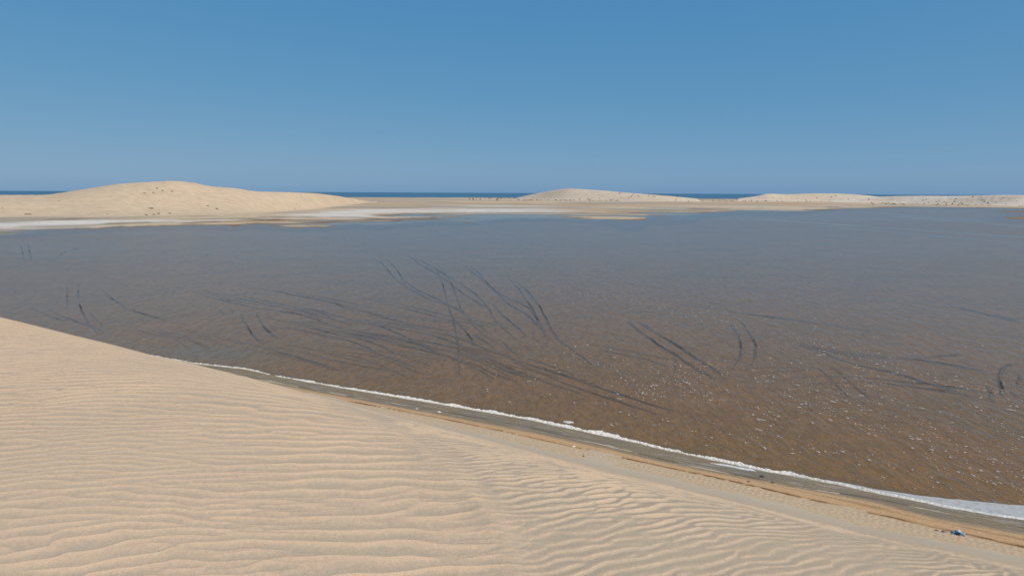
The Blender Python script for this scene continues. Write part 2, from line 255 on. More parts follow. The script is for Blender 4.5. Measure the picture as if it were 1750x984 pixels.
# ------------------------------------------------------------------ the beach under it
def build_beach():
    s = np.arange(-72, 34, .06); t = np.arange(34.5, 45.6, .03)
    T, S = np.meshgrid(t, s, indexing='ij')
    X = .88 * S + .477 * T; Y = -.477 * S + .88 * T
    z = beach_z(S, T)
    ru = lin(RUa, S); mu = lin(MUa, S) + .25 * fbm(S * .12, T * .7, 3, 4); dk = lin(DKa, S) + .12 * fbm(S * .3, T * 0, 6, 3)
    foam = .5 * (lin(FTa, S) + lin(FBa, S))
    nz = fbm(S * .35, T * 3.0, 13, 4)
    n2 = fbm(S * 2.2, T * 5.0, 14, 4)
    # tread marks pressed in the sand above the rut
    tm = sstep(.25, .4, ru - T) * (1 - sstep(1.35, 1.6, ru - T))
    tread = np.sin(2 * np.pi * (S + .55 * np.abs(((ru - T) % .62) - .31)) / .33)
    z = z + tm * .016 * np.maximum(tread, -.3) * (.5 + vnoise(S * .7, T * 2, 17) + .3)
    # churned strip between mud and rut, right of the view
    ch = sstep(-1, .4, T - ru - .4) * (1 - sstep(0, .8, T - mu - .2)) * sstep(-4, 3, S)
    z = z + ch * .05 * np.maximum(0, fbm(S * 1.6 + T * 1.2, T * 2.4, 19, 3) - .1)
    z = z + .012 * n2 + .02 * nz
    z = z - .03 * np.exp(-((T - dk) / .1) ** 2)
    orange = np.array((.51, .318, .165)); tan = np.array((.51, .37, .235)); rust = np.array((.11, .05, .02))
    mud = np.array((.235, .18, .115)); grey = np.array((.20, .168, .122)); dark = np.array((.075, .062, .045)); olive = np.array((.26, .19, .095))
    def mixc(c, d, f): return c + (d - c) * f[..., None]
    col = np.broadcast_to(tan, S.shape + (3,)).copy()
    col = mixc(col, orange, sstep(-.5, .15, T - ru))
    col = mixc(col, rust, .9 * np.exp(-((T - ru - .03 - .04 * n2) / .085) ** 2) * (.85 + .8 * fbm(S * .8, T * 0, 23, 3)).clip(.3, 1))
    col = mixc(col, rust, .35 * np.exp(-((T - ru - 1.05 - .2 * nz) / .16) ** 2) * sstep(-9, 0, S))
    fm = sstep(-.45, .35, T - mu)
    col = mixc(col, mud, fm)
    col = mixc(col, grey, fm * sstep(-.1, .3, nz + .25 * n2))
    col = mixc(col, olive, fm * sstep(-.9, -.1, T - foam + .6 * nz) * .8)
    col = mixc(col, dark, .85 * np.exp(-((T - dk) / .085) ** 2) * sstep(-.2, .2, fbm(S * .5, T * 0, 29, 3) + .1))
    col = mixc(col, np.array((.45, .41, .36)), fm * .4 * sstep(.26, .46, fbm(S * .6, T * 7, 33, 4)))
    col = mixc(col, olive, sstep(.0, .5, T - foam))
    wet = fm * (.5 + nz).clip(0, 1)
    Z = z
    me = grid_mesh('beach', X, Y, Z, {'tint': col, 'wet': wet})
    t_ = NT('beach_sand')
    c = t_.attr('tint', True); fine = t_.noise(t_.pos(), 60, 3, .7); mid = t_.noise(t_.pos((1, 1, 1), rad(28)), 7, 5, .7)
    c = t_.mix(t_.ramp(fine, .25, .75), t_.mix(1.0, c, (.72, .72, .73), 'MULTIPLY'), t_.mix(1.0, c, (1.2, 1.2, 1.18), 'MULTIPLY'))
    c = t_.mix(t_.ramp(mid, .3, .7), t_.mix(1.0, c, (.84, .84, .85), 'MULTIPLY'), t_.mix(1.0, c, (1.1, 1.1, 1.1), 'MULTIPLY'))
    b = t_.bump(mid, .04, .6)
    mat = t_.principled(c, t_.ramp(t_.attr('wet'), .2, .9, .95, .75), b, .1)
    o = link('beach', me, mat); o['kind'] = 'structure'

# ------------------------------------------------------------------ far flats, their dunes, and the sea
SHa = np.array(SHORE)
def shore_r(azd): return np.interp(azd, SHa[:, 0], SHa[:, 1])
def soft(x, xp, fp, sig):
    g = np.arange(-60, 60, .05); v = np.interp(g, xp, fp); k = np.exp(-.5 * (np.arange(-4 * sig, 4 * sig + .01, .05) / sig) ** 2); k /= k.sum(); m = len(k) // 2
    return np.interp(x, g, np.convolve(np.pad(v, (m, len(k) - 1 - m), 'edge'), k, 'valid'))
def radial_dune(azd, r, base, crest, toe=1.5, lump=0.0, seed=0):
    b = np.array(base); c = np.array(crest)
    rb = soft(azd, b[:, 0], b[:, 1], 1.3); rc = rb + soft(azd, c[:, 0], c[:, 1] - np.interp(c[:, 0], b[:, 0], b[:, 1]), 1.3); hc = soft(azd, c[:, 0], c[:, 2], .3)
    out = np.minimum(azd - c[0, 0], c[-1, 0] - azd)
    hc = hc * sstep(-.4, .0, out)
    u = (r - rb) / np.maximum(rc - rb, 20)
    front = np.where(u < 1, sstep(0, 1, np.clip(u, 0, 1) * .86 + .0) / sstep(0, 1, np.array(.86)), 1)
    back = np.clip(1 - (r - rc) / np.maximum(hc, 1) * .42 * 1.0, 0, 1)
    back = np.where(u > 1, back, 1)
    h = hc * front * back
    if lump: h = h + lump * front * back * fbm(azd * 3.1 / 1.5, r / 30, seed, 4) * sstep(0, .35, u) * np.clip((1.0 - u) * 3, 0, 1)
    return np.where(u > 0, h, 0), u
def flats_z(azd, r):
    rs = shore_r(azd) + 10 * fbm(azd * 1.1, azd * 0, 3, 4)
    d = r - rs
    x = r * np.radians(azd)
    n = fbm(x / 70, r / 34, 61, 5)
    z = np.clip(d * (.0032 - .0019 * sstep(5, 10, azd) * (1 - sstep(26, 31, azd))), -.5, .45) + np.clip((r - 700) * .0012, 0, 1.1) + 1.05 * n * sstep(-45, 15, d) * (1 - .75 * sstep(60, 300, d))
    bar = .7 * np.exp(-((azd - 38.2) / 2.9) ** 2) * np.exp(-((r - 640) / 80) ** 2) + .5 * np.exp(-((azd - 37.2) / 2.4) ** 2) * np.exp(-((r - 860) / 60) ** 2)
    z = np.maximum(z, -.32 + bar + .28 * n * (bar > .02))
    z = z - 3.0 * sstep(2080, 2180, r + 60 * fbm(azd * .7, azd * 0, 8, 3))
    return z, d, n, x
def land_colour(azd, r, z, d, n, x):
    tan = np.array((.50, .385, .255)); brown = np.array((.19, .135, .092)); salt = np.array((.60, .54, .47)); orange = np.array((.43, .295, .18)); grey = np.array((.35, .29, .215))
    def mixc(c, e, f): return c + (e - c) * f[..., None]
    st = fbm(x / 230, r / 190, 71, 5); s2 = fbm(x / 150, r / 130, 81, 5); s3 = fbm(x / 110, r / 60, 91, 5)
    c = np.broadcast_to(tan, z.shape + (3,)).copy()
    c = mixc(c, orange, sstep(.0, .3, st))
    c = mixc(c, grey, sstep(.0, .25, s2))
    wl = 1 - .75 * sstep(-2, 9, azd); c = mixc(c, salt, wl * np.maximum(sstep(-.02, .46, s3 + .5 * st + .30 * np.exp(-((d - 52) / 28) ** 2)), .8 * sstep(.2, .4, s3)) * (1 - sstep(200, 700, d) * .8))
    c = mixc(c, brown, np.maximum(1 - sstep(.02, .26, z + .25 * s2), .85 * sstep(33.5, 34.5, azd) * sstep(1050, 950, r)))
    return c
def build_far():
    a = np.radians(np.r_[np.arange(-80, -42, .6), np.arange(-42, 42, .075), np.arange(42, 80, .6)])
    R = np.r_[np.arange(300, 620, 2.6), np.arange(620, 1000, 4.5), np.arange(1000, 2260, 9)]
    r, az = np.meshgrid(R, a, indexing='ij'); azd = np.degrees(az)
    z, d, n, x = flats_z(azd, r)
    col = land_colour(azd, r, z, d, n, x)
    o = link('flats', grid_mesh('flats', r * np.sin(az), r * np.cos(az), z, {'tint': col}), M_FLAT); o['kind'] = 'structure'
    specs = [('LEFT', LEFT_BASE, LEFT_CREST, .25, 3, (470, 1320), (-43.5, -10.5), 130, 0.0), ('MID', MID_BASE, MID_CREST, .5, 4, (1300, 1800), (0, 16.5), 120, .5),
             ('RIGHT', RIGHT_BASE, RIGHT_CREST, .7, 5, (1430, 1720), (17.5, 30), 120, .7), ('HUM', HUM_BASE, HUM_CREST, 1.5, 6, (1170, 1680), (24, 43), 110, 1.)]
    for nm, b, c, lump, seed, (r0, r1), (a0, a1), nn, pale in specs:
        aa = np.radians(np.arange(a0, a1, .06)); rr = np.linspace(r0, r1, 260 if nm != 'LEFT' else 420)
        r, az = np.meshgrid(rr, aa, indexing='ij'); azd = np.degrees(az)
        h, u = radial_dune(azd, r, b, c, lump=lump, seed=seed)
        z0, d, n, x = flats_z(azd, r)
        big = fbm(x / 160, r / 90, 101 + seed, 4)
        z = np.where(h > .02, np.maximum(z0, .0) * (1 - np.clip(h / 1.5, 0, 1)) + h, z0 - .4) + big * .3 * np.clip(h / 6, 0, 1) * np.clip((1 - u) * 3, 0, 1)
        tone = np.clip(.5 + 1.1 * fbm(x / 120, r / 40, 111 + seed, 5), 0, 1)
        c0 = np.array((.55, .415, .275)); c1 = np.array((.50, .385, .262)); wh = np.array((.70, .585, .46))
        col = c0 + (c1 - c0) * tone[..., None]
        col = col + (wh - col) * (pale * np.clip(.75 + .5 * fbm(x / 90, r / 30, 7, 3), 0, 1))[..., None]
        ob = link('dune', grid_mesh('far_dune', r * np.sin(az), r * np.cos(az), z, {'tint': col}), M_FLAT); ob['kind'] = 'structure'
def land_height(azd, r):
    azd = np.asarray(azd, float); r = np.asarray(r, float)
    z = flats_z(azd, r)[0]
    for b, c, l, s in ((LEFT_BASE, LEFT_CREST, .25, 3), (MID_BASE, MID_CREST, .5, 4), (RIGHT_BASE, RIGHT_CREST, .7, 5), (HUM_BASE, HUM_CREST, 1.5, 6)):
        z = np.maximum(z, radial_dune(azd, r, b, c, lump=l, seed=s)[0])
    return z

def build_water():
    # lagoon bed, with old tyre tracks pressed into the mud
    a = np.radians(np.arange(-85, 85.1, .5)); R = np.r_[np.arange(24, 120, 1.5), np.geomspace(120, 2100, 120)]
    r, az = np.meshgrid(R, a, indexing='ij'); X = r * np.sin(az); Y = r * np.cos(az)
    t = X * .477 + Y * .88
    z = -.035 - .125 * sstep(43, 50, t) - .05 * sstep(150, 400, r) + .02 * fbm(X / 5, Y / 5, 4, 3)
    z = np.where(t < 42.5, -.4, z)
    co = [np.stack([X, Y, z], -1).reshape(-1, 3)]; q = [grid_quads(*X.shape)]; mi = [np.zeros(len(q[0]), int)]; edge = [np.zeros(X.size)]; s = X * .88 - Y * .477
    silt = sstep(51, 44, t + 2.5 * fbm(s / 6, t / 3, 41, 3)); pale = np.exp(-((s + 61) / 7) ** 2 - ((t - 46.5 - .2 * (s + 61)) / 3.5) ** 2)
    near = [silt.ravel()]; blue = [pale.ravel()]
    nv = X.size
    extra = []
    g = np.random.default_rng(12)
    for w, pts in TRACKS:
        p = np.array(pts)
        if w <= 1.2 and 60 < p[:, 1].mean() < 125 and -45 < p[:, 0].mean() < 12 and len(p) > 2:
            for k in range(1 if abs(p[-1, 0] - p[0, 0]) > .5 * abs(p[-1, 1] - p[0, 1]) else 0):
                a = g.normal(0, .04); c0 = p.mean(0); q_ = (p - c0) @ np.array([[math.cos(a), math.sin(a)], [-math.sin(a), math.cos(a)]]) + c0 + g.normal(0, 1, 2) * (4.5, 4.5)
                extra.append((.42, q_)); 
                if k == 0: extra.append((.42, q_ + np.array([1.5, .6])))
    for w, pts in TRACKS + extra:
        p = np.array(pts)
        seg = np.r_[0, np.cumsum(np.hypot(*np.diff(p, axis=0).T))]
        # smooth the hand-measured line
        u = np.arange(0, seg[-1], .5)
        if len(u) < 4: continue
        px = np.interp(u, seg, p[:, 0]); py = np.interp(u, seg, p[:, 1])
        k = np.ones(9) / 9
        pad = lambda v: np.r_[np.full(4, v[0]), v, np.full(4, v[-1])]
        px = np.convolve(pad(px), k, 'valid'); py = np.convolve(pad(py), k, 'valid')
        px += .12 * fbm(u * .5, u * 0, int(seg[-1] * 7) % 97, 2); py += .12 * fbm(u * .5, u * 0 + 9, int(seg[-1] * 7) % 89, 2)
        dx = np.gradient(px); dy = np.gradient(py); l = np.hypot(dx, dy) + 1e-9; nx, ny = -dy / l, dx / l
        depth = np.hypot(px, py)
        wid = .056 * w ** .75 * (.8 + 1.3 * vnoise(u * 1.1, u * 0, 3)) + .00032 * depth
        end = np.minimum(np.minimum(u, u[-1] - u) / 3, 1) * np.clip(.55 + .25 * w + .9 * vnoise(u * .12, u * 0, 5), .1, 1)
        zz = np.interp(np.hypot(px, py), [40, 150, 400], [-.13, -.14, -.19])
        top = np.clip(-.016 + .012 * min(w, 2) + .042 * vnoise(u * .9, u * 0, 21) + .03 * vnoise(u * .16, u * 0, 22), -.05, .012) - .04 * (1 - end)   # the pushed up ridge, here and there just breaking the surface
        strip = []
        for k_, (o_, on_top) in enumerate(((-1.5, 0), (-.75, 1), (.75, 1), (1.5, 0))):
            strip.append(np.stack([px + nx * wid * o_, py + ny * wid * o_, np.where(on_top, top, zz + .01)], -1))
        st_ = np.stack(strip, 1); m = len(u)
        co.append(st_.reshape(-1, 3)); qq = grid_quads(m, 4)[:, ::-1] + nv; q.append(qq); mi.append(np.ones(len(qq), int)); edge.append(np.repeat(end, 4)); nv += m * 4; near.append(np.zeros(m * 4)); blue.append(np.zeros(m * 4))
    tb = NT('lagoon_mud')
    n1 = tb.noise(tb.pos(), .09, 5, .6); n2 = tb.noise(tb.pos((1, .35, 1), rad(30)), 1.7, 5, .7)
    c = tb.mix(tb.ramp(n1, .35, .68), BED_A, BED_B); c = tb.mix(tb.math('MULTIPLY', tb.attr('near'), .7), c, (.36, .235, .10)); c = tb.mix(tb.attr('blue'), c, (.22, .25, .25))
    c = tb.mix(tb.ramp(n2, .3, .72), tb.mix(1., c, (.66, .66, .68), 'MULTIPLY'), tb.mix(1., c, (1.3, 1.28, 1.22), 'MULTIPLY'))  # light focused by waves painted into the bed's ripple mottling
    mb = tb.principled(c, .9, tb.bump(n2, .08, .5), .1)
    tt = NT('rutted_mud')
    n3 = tt.noise(tt.pos(), 1.3, 4, .7)
    f = tt.math('MULTIPLY', tt.attr('edge'), tt.ramp(n3, .25, .55, .55, 1.))
    c = tt.mix(f, tuple(.5 * (a_ + b_) for a_, b_ in zip(BED_A, BED_B)), (.045, .042, .036))  # dark tone paints in wet mud and the shade of the grooves
    mt = tt.principled(c, .9, None, .1)
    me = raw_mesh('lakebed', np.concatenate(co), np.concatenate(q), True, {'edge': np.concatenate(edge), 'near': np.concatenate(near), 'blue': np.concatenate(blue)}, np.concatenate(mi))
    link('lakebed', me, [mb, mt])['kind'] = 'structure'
    # the water surface
    a = np.radians(np.r_[np.arange(-85, -42, 1.), np.arange(-42, 42, .15), np.arange(42, 85.1, 1.)]); R = np.r_[np.arange(20, 200, 7.), np.arange(200, 1000, 3), np.arange(1000, 2160, 20)]
    r, az = np.meshgrid(R, a, indexing='ij'); azd = np.degrees(az); X = r * np.sin(az); Y = r * np.cos(az)
    zf, d, n, x = flats_z(azd, r)
    calm = sstep(-30, 6, d + 28 * fbm(x / 60, r / 30, 15, 4)) * (1 - sstep(23, 27, azd) * .5)
    for (x0, y0, x1, y1, w, k) in ((165, 444, 204, 268, 5, .9), (292, 515, 273, 358, 6, .8), (164, 364, 176, 228, 4, .6), (40, 300, 190, 330, 5, .35), (330, 640, 300, 440, 8, .6)):   # wind slicks
        l2 = (x1 - x0) ** 2 + (y1 - y0) ** 2; u = ((X - x0) * (x1 - x0) + (Y - y0) * (y1 - y0)) / l2
        dd = np.hypot(X - x0 - u.clip(0, 1) * (x1 - x0), Y - y0 - u.clip(0, 1) * (y1 - y0)) + 4 * fbm(u * 5, u * 0, 3, 3)
        calm = np.maximum(calm, k * np.exp(-(dd / w) ** 2))
    o = link('lagoon', grid_mesh('lagoon', X, Y, X * 0, {'calm': calm}), water_material()); o['kind'] = 'structure'
    # open sea out to the horizon
    a = np.radians(np.arange(-80, 80.1, 2.)); R = np.geomspace(2160, 70000, 40)
    r, az = np.meshgrid(R, a, indexing='ij')
    ts = NT('sea_water')
    n1 = ts.noise(ts.pos((.3, 1, 1)), .02, 4, .6)
    c = ts.mix(n1, (.055, .135, .21), (.065, .155, .235))
    mt = ts.principled(c, .6, None, .15)
    link('sea', grid_mesh('sea', r * np.sin(az), r * np.cos(az), r * 0 - .02), mt)['kind'] = 'structure'
def water_material():
    t = NT('lagoon_water')
    calm = t.attr('calm')
    w1 = t.noise(t.pos((1., .45, 1), rad(-60)), 2.6, 3, .6); w2 = t.noise(t.pos((1, .4, 1), rad(-62)), .55, 4, .6)
    hgt = t.math('ADD', t.math('MULTIPLY', w1, .8), w2)
    slick = t.ramp(t.noise(t.pos((.07, 1, 1), rad(20)), .014, 4, .6, .4), .40, .66)
    amp = t.math('MULTIPLY', t.math('SUBTRACT', 1.0, t.math('MULTIPLY', calm, .9)), t.math('SUBTRACT', 1.08, t.math('MULTIPLY', slick, .3)))
    bm = t.n('ShaderNodeBump', i_Height=hgt, i_Distance=.25); t.set(bm.inputs['Strength'], t.math('MULTIPLY', amp, .75))
    nrm = bm.outputs[0]
    fr = t.n('ShaderNodeFresnel', i_IOR=1.17); t.set(fr.inputs['Normal'], nrm)
    gl = t.n('ShaderNodeBsdfGlossy', i_Color=(.97, .93, .86)); t.set(gl.inputs['Roughness'], t.math('SUBTRACT', .26, t.math('MULTIPLY', calm, .18))); t.set(gl.inputs['Normal'], nrm)
    tr = t.n('ShaderNodeBsdfTransparent', i_Color=WATER_TINT)
    # silt held in the water
    df = t.n('ShaderNodeBsdfDiffuse', i_Color=SILT)
    body = t.n('ShaderNodeMixShader', i_Fac=.36); t.t.links.new(tr.outputs[0], body.inputs[1]); t.t.links.new(df.outputs[0], body.inputs[2])
    mx = t.n('ShaderNodeMixShader'); t.set(mx.inputs[0], t.math('MULTIPLY', fr.outputs[0], FRES))
    t.t.links.new(body.outputs[0], mx.inputs[1]); t.t.links.new(gl.outputs[0], mx.inputs[2])
    t.t.links.new(mx.outputs[0], t.out.inputs[0]); return t.m
BED_A, BED_B = (.37, .22, .092), (.29, .19, .088)
WATER_TINT = (.86, .80, .68); SILT = (.255, .15, .068); FRES = .92

# ------------------------------------------------------------------ foam
def foam_strip(name, s0, s1, label):
    s = np.arange(s0, s1, .035); v = np.linspace(0, 1, 26)
    V, S = np.meshgrid(v, s, indexing='ij')
    ta = lin(FBa, S) + .05 * fbm(S * 1.5, S * 0, 3, 4) + .02; tb = lin(FTa, S) + .16 * fbm(S * .9, S * 0, 4, 5) - .02
    endw = np.clip(np.minimum(S - s0, s1 - S) / .35, .05, 1)
    tb = np.where(S < -4, ta + (tb - ta).clip(.2, 1) * (.68 - .25 * sstep(-30, -48, S) + .45 * vnoise(S * 1.1, S * 0, 5) + .35 * vnoise(S * 3.1, S * 0, 6)), tb); mid = .5 * (ta + tb); ta = mid + (ta - mid) * endw; tb = mid + (tb - mid) * endw
    wid = tb - ta
    T = ta + V * wid
    thick = np.where(wid < 1.0, .13, .13 - .10 * sstep(1.0, 1.7, wid))
    dome = np.clip(4 * V * (1 - V), 0, 1) ** .45
    ridge = np.exp(-((T - ta - .18) / .16) ** 2)                      # the lumpy bank on the landward edge
    lump = 1.15 * pebbly(S, T, .17, 7) + .5 * pebbly(S + 3, T, .08, 9) + .25 * fbm(S * 1.2, T * 2, 7, 3); sheet = sstep(-5, -1.5, S)
    Z = np.where(sheet < .5, dome * .095 * (.12 + lump).clip(.05, 1.5), dome * (.035 + .09 * ridge * lump.clip(0, 1.4) + .012 * fbm(S * 2, T * 2, 17, 3)))
    Z = Z + np.maximum(beach_z(S, T), 0) - .012
    X = .88 * S + .477 * T; Y = -.477 * S + .88 * T
    dirty = sstep(.15, .5, fbm(S * 4, T * 6, 27, 4) + .1) * np.where(sheet < .5, .6, .5 + ridge)
    o = link(name, grid_mesh(name, X, Y, Z, {'dirty': dirty, 'flatness': sheet * (1 - ridge)}), M_FOAM)
    return tag(o, label, 'foam')
def foam_material():
    t = NT('salt_foam')
    n = t.noise(t.pos(), 26, 4, .65); n2 = t.noise(t.pos((1, 1, 1)), 3.0, 5, .65)
    c = t.mix(t.attr('flatness'), (.68, .63, .55), (.43, .425, .41))
    c = t.mix(t.math('MULTIPLY', t.attr('flatness'), t.ramp(n2, .45, .75)), c, (.29, .27, .235))
    c = t.mix(t.math('MULTIPLY', t.attr('dirty'), t.ramp(n, .4, .7)), c, (.33, .30, .25))
    return t.principled(c, .8, t.bump(n, .03, .6), .2)
def blob_mesh(name, sx, sy, sz, seed, nu=12, nv=7, rough=.35):
    """a low lumpy cap"""
    g = np.random.default_rng(seed); co = [(0, 0, sz)]
    ph = g.uniform(0, 6.28, 4)
    for j in range(1, nv):
        f = j / (nv - 1)
        for i in range(nu):
            a = 2 * math.pi * i / nu
            k = 1 + rough * (.5 * math.sin(2 * a + ph[0]) + .35 * math.sin(3 * a + ph[1]) + .3 * math.sin(5 * a + ph[2])) + .1 * rough * g.normal()
            co.append((sx * f * k * math.cos(a), sy * f * k * math.sin(a), sz * (1 - f ** 2) * (1 + .25 * rough * g.normal()) - (.02 if j == nv - 1 else 0)))
    fc = []
    for i in range(nu): fc.append((0, 1 + i, 1 + (i + 1) % nu))
    for j in range(nv - 2):
        for i in range(nu):
            a = 1 + j * nu + i; b = 1 + j * nu + (i + 1) % nu
            fc.append((a, a + nu, b + nu, b))
    me = bpy.data.meshes.new(name); me.from_pydata(co, [], fc)
    for p in me.polygons: p.use_smooth = True
    return me
def build_flecks():
    g = np.random.default_rng(3)
    P = []
    def scatter(n, fn):
        k = 0
        while k < n:
            p = fn()
            if p is not None: P.append(p); k += 1
    def field():
        s = g.uniform(-34, 22); t = 42.8 + abs(g.normal(0, 1)) * 16 + g.uniform(0, 5)
        x = .88 * s + .477 * t; y = -.477 * s + .88 * t
        dens = sstep(-14, 24, np.array(x - .1 * (y - 40))) * .95 + .08
        a_, b_ = x * .5 - y * .87, x * .87 + y * .5; dens *= np.clip(.35 + 1.3 * fbm(np.array(x / 5), np.array(y / 5), 5, 3) + 1.1 * fbm(np.array(b_ / .9), np.array(a_ / 7), 15, 3), .03, 1.2) * (1 - .8 * sstep(52, 85, np.array(y)))
        return (x, y) if g.uniform() < dens else None
    scatter(2300, field)
    # loose streaks of foam drawn out by the wind
    for (x0, y0, x1, y1, n, w) in ((21, 100, 33, 78, 150, 2.5), (33, 78, 38, 58, 120, 3.0), (38, 62, 52, 45, 150, 3.0), (15, 112, 26, 96, 90, 4.), (5, 74, 18, 62, 50, 3.5), (30, 100, 50, 70, 90, 6.)):
        for k in range(n):
            f = g.uniform(); P.append((x0 + (x1 - x0) * f + g.normal() * w * .6, y0 + (y1 - y0) * f + g.normal() * w * .6))
    P = np.array(P); s = P[:, 0] * .88 - P[:, 1] * .477; t = P[:, 0] * .477 + P[:, 1] * .88
    P = P[t > lin(FTa, s) + .25]
    r = np.hypot(P[:, 0], P[:, 1])
    L = .032 * np.exp(.75 * g.normal(size=len(P))) * np.where(g.uniform(size=len(P)) < .10, 2.2, 1); W = L * g.uniform(.25, .6, len(P))
    L = np.clip(L, .02, .3); W = np.clip(W, .015, .05)
    ang = np.arctan2(-.87, .5) + g.normal(0, .35, len(P))
    big = np.argsort(-(L * W / r ** 3) * (np.abs(np.degrees(np.arctan2(P[:, 0], P[:, 1]))) < 36.6))[:300]
    shapes = [blob_mesh('foam_fleck', 1, 1, .3, 50 + i, 9, 4, .55) for i in range(10)]
    for me in shapes: me.materials.append(M_FLECK)
    for i in big:
        o = bpy.data.objects.new('foam_fleck', shapes[pyr.randrange(10)]); C.objects.link(o)
        o.location = (P[i, 0], P[i, 1], .003); o.scale = (L[i], W[i], .06); o.rotation_euler = (0, 0, ang[i])
        tag(o, 'small white foam fleck drifting on the brown water near the foam line', 'foam', 'white foam flecks drifting on the brown water')
    rest = np.setdiff1d(np.arange(len(P)), big)
    nu = 8; m = len(rest); a = np.arange(nu) / nu * 2 * np.pi
    kx = (1 + .35 * g.normal(size=(m, nu))).clip(.4, 1.6)
    lx = np.cos(a) * kx * L[rest, None]; ly = np.sin(a) * kx * W[rest, None]
    ca, sa = np.cos(ang[rest])[:, None], np.sin(ang[rest])[:, None]
    X = P[rest, 0, None] + lx * ca - ly * sa; Y = P[rest, 1, None] + lx * sa + ly * ca
    rim = np.stack([X, Y, np.full_like(X, .002)], -1); top = np.stack([P[rest, 0, None] + .55 * (X - P[rest, 0, None]), P[rest, 1, None] + .55 * (Y - P[rest, 1, None]), np.full_like(X, .02)], -1)
    co = np.concatenate([rim, top], 1)                                # m, 16, 3
    j = np.arange(nu); j1 = (j + 1) % nu
    q = np.stack([j, j1, nu + j1, nu + j], -1)
    cap = np.array([[8, 9, 10, 11], [8, 11, 12, 15], [12, 13, 14, 15]])
    q = np.concatenate([q, cap]); q = (q[None] + (np.arange(m) * 16)[:, None, None]).reshape(-1, 4)
    o = link('foam_flecks', raw_mesh('foam_flecks', co.reshape(-1, 3), q, True), M_FLECK)
    tag(o, 'countless smaller flecks of white foam scattered over the brown water', 'foam', None, 'stuff')

def xy(s, t): return .88 * s + .477 * t, -.477 * s + .88 * t
def ground_at(x, y):
    s = x * .88 - y * .477; t = x * .477 + y * .88
    b = float(beach_z(np.array(s), np.array(t))); dn, _, mb, _, _ = dune_base(np.array(x), np.array(y))
    return max(b, float(dn))

def build_small_things():
    # foam scraps left on the mud
    for i, (x, y, sx, sy, sz, lab) in enumerate(((-5.48, 49.78, .2, .13, .09, 'white foam clump on the grey mud beside the dark wrack line, the brighter of two'),
                                         (-7.26, 50.46, .15, .12, .07, 'small pale foam clump on the grey mud, left of the brighter clump'),
                                         (4.16, 48.2, .42, .25, .06, 'bluish white foam blob floating just off the long foam line'))):
        me = blob_mesh('foam_clump', sx, sy, sz, 80 + i, 14, 8); o = link('foam_clump', me, M_FLECK)
        o.location = (x, y, max(ground_at(x, y), 0)); o.rotation_euler = (0, 0, -.5); tag(o, lab, 'foam')
    o = link('foam_patch', blob_mesh('foam_patch', 1.35, .26, .05, 90, 26, 9, .45), M_FOAMFLAT)
    x, y = xy(-6.75, 41.45); o.location = (x, y, ground_at(x, y) - .005); o.rotation_euler = (0, 0, rad(-28.5)); tag(o, 'flat white foam patch stranded on the mud below the widening foam line', 'foam')
    for i, (x, y, sx, sy, sz, lab) in enumerate(((14.71, 38.18, .17, .12, .12, 'black stone on the grey mud under the foam line, largest of the dark bits'),
                                         (14.99, 37.28, .11, .07, .06, 'small dark clod of mud on the sand, to the right of the black stone'),
                                         (13.6, 37.23, .12, .08, .07, 'dark brown clod at the edge of the orange sand, left of the black stone'),
                                         (4.47, 40.52, .08, .07, .07, 'tiny dark pebble alone on the pale sand at the dune foot'))):
        me = blob_mesh('stone', sx, sy, sz, 95 + i, 11, 6); o = link('stone', me, M_STONE); o.location = (x, y, ground_at(x, y) - .01); tag(o, lab, 'stone')
    # blue plastic litter by the wheel rut
    def crumple(name, w, l, amp, seed, mat, parent, loc, rz):
        n = 16; u = np.linspace(-.5, .5, n); U, V = np.meshgrid(u, u)
        edge = 1 + .35 * fbm(U * 3, V * 3, seed, 3)
        Z = amp * (.55 + fbm(U * 5, V * 5, seed + 1, 3)).clip(0, 2) * (1 - (2 * np.maximum(abs(U), abs(V))) ** 3 * .8)
        me = grid_mesh(name, U * w * edge, V * l * edge, Z); o = link(name, me, mat, parent); o.location = loc; o.rotation_euler = (0, 0, rz)
        sm = o.modifiers.new('thickness', 'SOLIDIFY'); sm.thickness = .004
        return o
    x, y = 21.58, 31.0; z = ground_at(x, y)
    e = bpy.data.objects.new('plastic_litter', None); C.objects.link(e); e.location = (x, y, z + .02); e.rotation_euler = (0, 0, rad(-28))
    tag(e, 'crumpled blue and white plastic litter lying by the wheel rut', 'litter')
    crumple('blue_sheet', .52, .28, .13, 5, plain('blue_plastic', (.16, .235, .31), .7), e, (0, 0, 0), 0)
    crumple('white_sheet', .26, .2, .14, 15, plain('white_plastic', (.52, .54, .56), .6), e, (.0, .07, .08), .6)
    crumple('dark_sheet', .22, .14, .10, 25, plain('dark_plastic', (.05, .09, .13), .4), e, (-.02, -.10, .07), .2)
    for i, (dx, dy, sx, sy, sz, col, lab) in enumerate(((-.52, .2, .2, .1, .08, (.30, .18, .17), 'dull pink scrap beside the blue plastic litter, next to the wheel rut'),
                                                (-.82, .36, .12, .06, .05, (.13, .07, .05), 'dark brown scrap furthest left beside the blue plastic litter'),
                                                (-.34, -.62, .16, .07, .03, (.62, .28, .14), 'small orange scrap on the sand just below the blue plastic litter'))):
        o = link('scrap', blob_mesh('scrap', sx, sy, sz, 120 + i, 10, 6, .6), plain('scrap_%d' % i, col, .6)); o.location = (x + dx, y + dy, ground_at(x + dx, y + dy)); o.rotation_euler = (0, 0, -.6); tag(o, lab, 'litter')
    o = link('scrap', blob_mesh('scrap', .13, .07, .05, 130, 10, 6, .6), plain('scrap_pale', (.70, .55, .50), .6)); o.location = (4.03, 42.44, ground_at(4.03, 42.44)); tag(o, 'pale pinkish scrap lying in the rust coloured wheel rut', 'litter')

